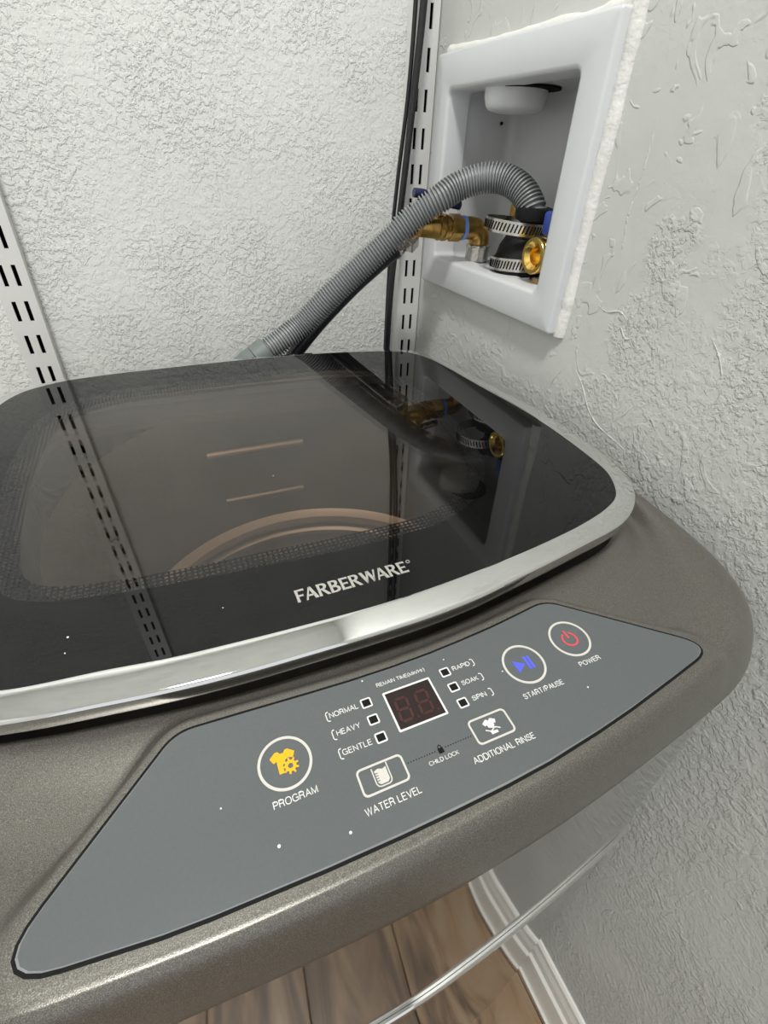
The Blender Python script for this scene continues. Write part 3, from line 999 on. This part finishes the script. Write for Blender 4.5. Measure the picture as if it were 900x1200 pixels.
SF = {
    'A': (.74, [[(0, 0), (.37, 1), (.74, 0)], [(.13, .34), (.61, .34)]]), 'C': (.76, [arc(.40, .5, .40, .5, 38, 322, 22)]),
    'D': (.72, [[(.30, 1), (0, 1), (0, 0), (.30, 0)] + arc(.30, .5, .42, .5, -90, 90)]), 'E': (.60, [[(.58, 1), (0, 1), (0, 0), (.60, 0)], [(0, .53), (.54, .53)]]),
    'G': (.80, [arc(.40, .5, .40, .5, 38, 300, 20) + [(.78, .18), (.78, .47), (.46, .47)], [(.78, .3), (.79, 0)]]), 'H': (.68, [[(0, 0), (0, 1)], [(.68, 0), (.68, 1)], [(0, .52), (.68, .52)]]),
    'I': (.0, [[(0, 0), (0, 1)]]), 'K': (.68, [[(0, 0), (0, 1)], [(.64, 1), (0, .36)], [(.22, .58), (.68, 0)]]), 'L': (.54, [[(0, 1), (0, 0), (.54, 0)]]),
    'M': (.80, [[(0, 0), (0, 1), (.40, .06), (.80, 1), (.80, 0)]]), 'N': (.68, [[(0, 0), (0, 1), (.68, 0), (.68, 1)]]), 'O': (.82, [arc(.41, .5, .41, .5, 0, 360, 30)]),
    'P': (.62, [[(0, 0), (0, 1), (.34, 1)] + arc(.34, .735, .28, .265, 90, -90) + [(0, .47)]]),
    'R': (.68, [[(0, 0), (0, 1), (.36, 1)] + arc(.36, .745, .28, .255, 90, -90) + [(0, .49)], [(.36, .49), (.56, .42), (.61, .26), (.63, .06), (.68, 0)]]),
    'S': (.66, [[tuple(q) for q in catmull([(.62, .74), (.53, .93), (.32, 1.0), (.11, .93), (.04, .76), (.14, .60), (.34, .53), (.55, .45), (.65, .27), (.55, .07), (.33, 0), (.10, .07), (.0, .27)], 4)]]),
    'T': (.66, [[(0, 1), (.66, 1)], [(.33, 1), (.33, 0)]]), 'U': (.68, [[(0, 1), (0, .34)] + arc(.34, .34, .34, .34, 180, 360) + [(.68, 1)]]),
    'V': (.70, [[(0, 1), (.35, 0), (.70, 1)]]), 'W': (1.02, [[(0, 1), (.26, 0), (.51, .97), (.76, 0), (1.02, 1)]]), 'Y': (.70, [[(0, 1), (.35, .42), (.70, 1)], [(.35, .42), (.35, 0)]]),
    '/': (.30, [[(0, -.02), (.30, 1.02)]]), '(': (.18, [[(.18, 1.05), (.05, .80), (0, .42), (.05, .05), (.18, -.20)]]), ')': (.18, [[(0, 1.05), (.13, .80), (.18, .42), (.13, .05), (0, -.20)]]),
    'i': (.0, [[(0, 0), (0, .72)], [(0, .88), (0, 1)]]), 'n': (.42, [[(0, 0), (0, .72)], [(0, .5), (.06, .66), (.22, .74), (.38, .66), (.42, .5), (.42, 0)]]), 'r': (.24, [[(0, 0), (0, .72)], [(0, .45), (.08, .66), (.24, .72)]]),
}


def stroke(pl, hw):
    P = np.array(pl, float); n = len(P)
    closed = np.linalg.norm(P[0] - P[-1]) < 1e-6
    d = np.diff(P, axis=0); d /= np.linalg.norm(d, axis=1)[:, None] + 1e-12
    L_ = []; R_ = []
    for i in range(n):
        a_ = d[i - 1] if i > 0 else (d[-1] if closed else d[0]); b_ = d[i] if i < n - 1 else (d[0] if closed else d[-1])
        na = np.array((-a_[1], a_[0])); nb = np.array((-b_[1], b_[0])); mi = na + nb; mi /= np.linalg.norm(mi) + 1e-9
        ln = hw / max(mi @ nb, .42)
        p = P[i].copy()
        L_.append(p + mi * ln); R_.append(p - mi * ln)
    return [[tuple(L_[i]), tuple(R_[i]), tuple(R_[i + 1]), tuple(L_[i + 1])] for i in range(n - 1)]


def text(s, x0, x1, y, cap, mat, name='lettering', hw=.062):
    quads = []; adv = 0.0
    for ch in s:
        if ch == ' ': adv += .42; continue
        w, st = SF[ch]
        for pl in st:
            quads += [[(a_ + adv, hw + b_ * (1 - 2 * hw)) for a_, b_ in q] for q in stroke(pl, hw)]
        adv += w + .24
    xs = [p[0] for q in quads for p in q]; lo, hi = min(xs), max(xs)
    polys = [[(x0 + (a_ - lo) / (hi - lo) * (x1 - x0), y + b_ * cap) for a_, b_ in q] for q in quads]
    return ink(name, polys, mat, CP, ps, H, 'printed word ' + s)


k = .001
for s, x0, x1, y, cap in (('NORMAL', -271.2, -259.2, -490.3, 2.3), ('HEAVY', -270.8, -261.2, -498.1, 2.3), ('GENTLE', -271.2, -259.5, -505.9, 2.3),
                          ('RAPID', -214.6, -206.0, -489.1, 2.1), ('SOAK', -214.3, -206.3, -496.7, 2.1), ('SPIN', -213.8, -207.1, -504.5, 2.1),
                          ('REMAIN TIME(Min/Hr)', -248.7, -226.3, -484.5, 1.75), ('CHILD LOCK', -242.8, -230.3, -521.3, 1.6), ('PROGRAM', -299.2, -283.5, -514.6, 2.6),
                          ('WATER LEVEL', -270.8, -249.6, -528.3, 2.6), ('ADDITIONAL RINSE', -226.8, -199.0, -527.0, 2.5), ('START/PAUSE', -193.0, -172.5, -511.9, 2.4), ('POWER', -159.6, -147.9, -507.8, 2.3)):
    text(s, x0 * k, x1 * k, y * k, cap * k, M['white_ink'])

# brackets beside the programme names
for y in (-489.4, -497.2, -505.0):
    for sgn, xb in ((1, -272.6),):
        P = [(xb + 1.3, y + 2.2), (xb + .4, y + 2.0), (xb, y + 1.3), (xb, y - 1.3), (xb + .4, y - 2.0), (xb + 1.3, y - 2.2)]
        o_ = [(a * k, b * k) for a, b in P]; i_ = [((a + .35) * k, b * k) if j in (2, 3) else (a * k, (b - math.copysign(.4, b - y)) * k) for j, (a, b) in enumerate(P)]
        ink('bracket', [[o_[j], o_[j + 1], i_[j + 1], i_[j]] for j in range(5)], M['white_ink'], CP, ps, H)
for y in (-488.2, -495.8, -503.5):
    xb = -203.9
    P = [(xb - 1.3, y + 1.9), (xb - .4, y + 1.7), (xb, y + 1.1), (xb, y - 1.1), (xb - .4, y - 1.7), (xb - 1.3, y - 1.9)]
    o_ = [(a * k, b * k) for a, b in P]; i_ = [((a - .35) * k, b * k) if j in (2, 3) else (a * k, (b - math.copysign(.4, b - y)) * k) for j, (a, b) in enumerate(P)]
    ink('bracket', [[o_[j], o_[j + 1], i_[j + 1], i_[j]] for j in range(5)], M['white_ink'], CP, ps, H)

# indicator windows
for x, ys in ((-255.5, (-489.3, -496.9, -504.6)), (-218.4, (-488.3, -495.9, -503.6))):
    for y in ys:
        o_ = [(a * k, b * k) for a, b in rrect(x - 2.25, x + 2.25, y - 2.1, y + 2.1, .7, 4)]
        i_ = [(a * k, b * k) for a, b in rrect(x - 1.65, x + 1.65, y - 1.5, y + 1.5, .3, 4)]
        ind = ink('indicator_window', [i_], M['black_ink'], CP, ps, H * .5)
        band('indicator_border', o_, i_, M['white_ink'], CP, ps, H)
# two-digit display
dx0, dx1, dy0, dy1 = -248.0, -226.2, -505.6, -487.8
o_ = [(a * k, b * k) for a, b in rrect(dx0, dx1, dy0, dy1, .5, 3)]
i_ = [(a * k, b * k) for a, b in rrect(dx0 + .8, dx1 - .8, dy0 + .8, dy1 - .8, .2, 3)]
band('display_border', o_, i_, M['white_ink'], CP, ps, H)
ink('display', [i_], M['display'], CP, ps, H * .5)


def seg(cx, cy, w, h, t):
    g = .25; P = []
    def hs(y): return [(cx - w / 2 + g, y), (cx - w / 2 + g + t / 2, y + t / 2), (cx + w / 2 - g - t / 2, y + t / 2), (cx + w / 2 - g, y), (cx + w / 2 - g - t / 2, y - t / 2), (cx - w / 2 + g + t / 2, y - t / 2)]
    def vs(x, y0, y1): return [(x, y0 + g), (x + t / 2, y0 + g + t / 2), (x + t / 2, y1 - g - t / 2), (x, y1 - g), (x - t / 2, y1 - g - t / 2), (x - t / 2, y0 + g + t / 2)]
    for y in (cy + h / 2, cy, cy - h / 2): P.append(hs(y))
    for x in (cx - w / 2, cx + w / 2): P += [vs(x, cy, cy + h / 2), vs(x, cy - h / 2, cy)]
    return P


for cx in (-242.3, -233.2):
    for s in seg(cx, -497.2, 5.0, 9.6, 1.1):
        ink('digit_segment', [[((a + .08 * (b + 497.2)) * k, b * k) for a, b in s]], M['segment'], CP, ps, H)
    ink('decimal_point', [circ((cx + 4.2) * k, -502.2 * k, .6 * k, 12)], M['segment'], CP, ps, H)

# button rings
for nm, x, y in (('program_button', -291.8, -500.5), ('start_button', -183.2, -497.3), ('power_button', -154.3, -493.5)):
    band(nm, circ(x * k, y * k, 9.85 * k, 64), circ(x * k, y * k, 8.85 * k, 64), M['grey_ink'], CP, ps, .0003)
for nm, x0, x1, y0, y1 in (('water_level_button', -269.4, -251.2, -522.9, -512.8), ('rinse_button', -221.6, -204.2, -521.8, -511.4)):
    o_ = [(a * k, b * k) for a, b in rrect(x0, x1, y0, y1, 1.9, 6)]
    i_ = [(a * k, b * k) for a, b in rrect(x0 + .75, x1 - .75, y0 + .75, y1 - .75, 1.3, 6)]
    band(nm, o_, i_, M['grey_ink'], CP, ps, .0003)


def at(x, y, pts, s=1.0): return [((x + a * s) * k, (y + b * s) * k) for a, b in pts]


# programme icon: shirt and gear
shirt = [[(-4.6, 2.6), (-2.4, 4.3), (-1.4, 4.3), (-.6, 3.3), (-.6, -3.9), (-2.4, -3.9), (-2.4, 1.0), (-3.6, .5)],
         [(-.6, 3.3), (.6, 3.3), (.6, -.1), (-.6, -1.1)], [(4.6, 2.6), (2.4, 4.3), (1.4, 4.3), (.6, 3.3), (.6, .5), (1.6, 1.1), (2.4, 1.0), (3.6, .5)]]
ink('shirt_icon', [at(-292.2, -500.0, p) for p in shirt], M['yellow'], CP, ps, H)
gx, gy = -290.2, -502.2
band('gear_icon', [((gx + r * math.cos(a)) * k, (gy + r * math.sin(a)) * k) for a, r in [(2 * math.pi * (i + d) / 9, rr_) for i in range(9) for d, rr_ in ((.10, 2.1), (.22, 3.05), (.5, 3.05), (.62, 2.1))]],
     [((gx + .95 * math.cos(a)) * k, (gy + .95 * math.sin(a)) * k) for a in [2 * math.pi * (i + d) / 9 for i in range(9) for d in (.10, .22, .5, .62)]], M['yellow'], CP, ps, H * 1.5)
# start/pause icon
ink('play_icon', [at(-183.2, -497.3, [(-4.4, 3.0), (-4.4, -3.2), (.6, -.1)])], M['blue_ink'], CP, ps, H)
for dx in (1.2, 3.0):
    ink('pause_bar', [at(-183.2, -497.3, [(dx, -3.2), (dx + 1.2, -3.2), (dx + 1.2, 3.2), (dx, 3.2)])], M['blue_ink'], CP, ps, H)
# power icon
px, py = -154.3, -493.7
oa = [(px + 3.9 * math.sin(a), py + 3.9 * math.cos(a)) for a in np.linspace(.42, 2 * math.pi - .42, 40)]
ia = [(px + 3.15 * math.sin(a), py + 3.15 * math.cos(a)) for a in np.linspace(.5, 2 * math.pi - .5, 40)]
ink('power_icon', [[(a * k, b * k) for a, b in (oa[i], oa[i + 1], ia[i + 1], ia[i])] for i in range(39)] + [at(px, py, [(-.4, .6), (.4, .6), (.4, 4.9), (-.4, 4.9)])], M['red_ink'], CP, ps, H)
# water level icon: a jug
jx, jy = -260.6, -517.6
U = [(-3.2, 3.4), (-3.2, -2.2), (-2.6, -3.3), (-1.6, -3.7), (1.6, -3.7), (2.6, -3.3), (3.2, -2.2), (3.2, 4.0)]
Ui = [(-2.75, 3.4), (-2.75, -2.1), (-2.3, -2.95), (-1.5, -3.25), (1.5, -3.25), (2.3, -2.95), (2.75, -2.1), (2.75, 4.0)]
ink('jug_icon', [at(jx, jy, [U[i], U[i + 1], Ui[i + 1], Ui[i]]) for i in range(7)] + [at(jx, jy, [(-2.3, 2.2), (-2.3, -1.9), (-1.4, -2.8), (1.4, -2.8), (2.3, -1.9), (2.3, 2.6), (1.0, 2.1), (-.8, 2.7)])], M['grey_ink'], CP, ps, H)
ink('jug_marks', [at(jx, jy, [(-2.3, y), (-1.3, y), (-1.3, y + .3), (-2.3, y + .3)]) for y in (-1.6, -.7, .2, 1.1)], M['panel'], CP, ps, H * 1.4)
# rinse icon: shirt over a wave
wx, wy = -212.9, -516.4
ink('rinse_icon', [at(wx, wy, p, .62) for p in ([(-4.8, 3.2), (-2.0, 4.9), (-1.2, 4.9), (0, 3.6), (0, -1.2), (-2.2, -.4), (-2.4, 1.6), (-3.8, 1.0)], [(4.8, 3.2), (2.0, 4.9), (1.2, 4.9), (0, 3.6), (0, -1.2), (1.0, -1.4), (2.4, .2), (2.4, 1.6), (3.8, 1.0)],
                                               [(-2.4, -3.0), (2.4, -3.4), (2.4, -5.0), (-2.4, -5.0)])], M['white_ink'], CP, ps, H)
wv = [(-5.0 + i * .5, -1.75 + .75 * math.sin((i - 10) * .45)) for i in range(21)]
ink('rinse_wave', [at(wx, wy, [wv[i], wv[i + 1], (wv[i + 1][0], wv[i + 1][1] - .75), (wv[i][0], wv[i][1] - .75)], .62) for i in range(20)], M['white_ink'], CP, ps, H)
# child lock: padlock and dotted line
qx, qy = -236.3, -517.0
ink('padlock_icon', [at(qx, qy, [(-1.1, -1.6), (1.1, -1.6), (1.1, .4), (-1.1, .4)])] +
    [at(qx, qy, [(.85 * math.cos(a), .4 + 1.3 * math.sin(a)), (.85 * math.cos(b), .4 + 1.3 * math.sin(b)), (.5 * math.cos(b), .4 + .95 * math.sin(b)), (.5 * math.cos(a), .4 + .95 * math.sin(a))]) for a, b in zip(np.linspace(0, math.pi, 9)[:-1], np.linspace(0, math.pi, 9)[1:])], M['black_ink'], CP, ps, H)
dots = [(-249.9 + i * 1.12, -517.2) for i in range(11)] + [(-234.0 + i * 1.12, -517.0) for i in range(11)]
ink('dotted_line', [circ(x * k, y * k, .23 * k, 8) for x, y in dots], M['black_ink'], CP, ps, H)
# lint specks
ink('lint_specks', [circ(x * k, y * k, r * k, 8) for x, y, r in ((-362.5, -423.0, .45), (-363.0, -431.5, .3), (-301.0, -430.0, .25), (-255.0, -330.0, .3))], M['speck'], LG, lidz, .0002)['kind'] = 'stuff'
sp = [(-300.2, -525.6, .55), (-277.5, -530.6, .5), (-253.5, -479.5, .35), (-216.0, -482.5, .3), (-194.5, -497.0, .3), (-164, -517, .35), (-315.6, -507.4, .3)]
ink('lint_specks', [circ(x * k, y * k, r * k, 8) for x, y, r in sp], M['speck'], CP, ps, .0003)['kind'] = 'stuff'
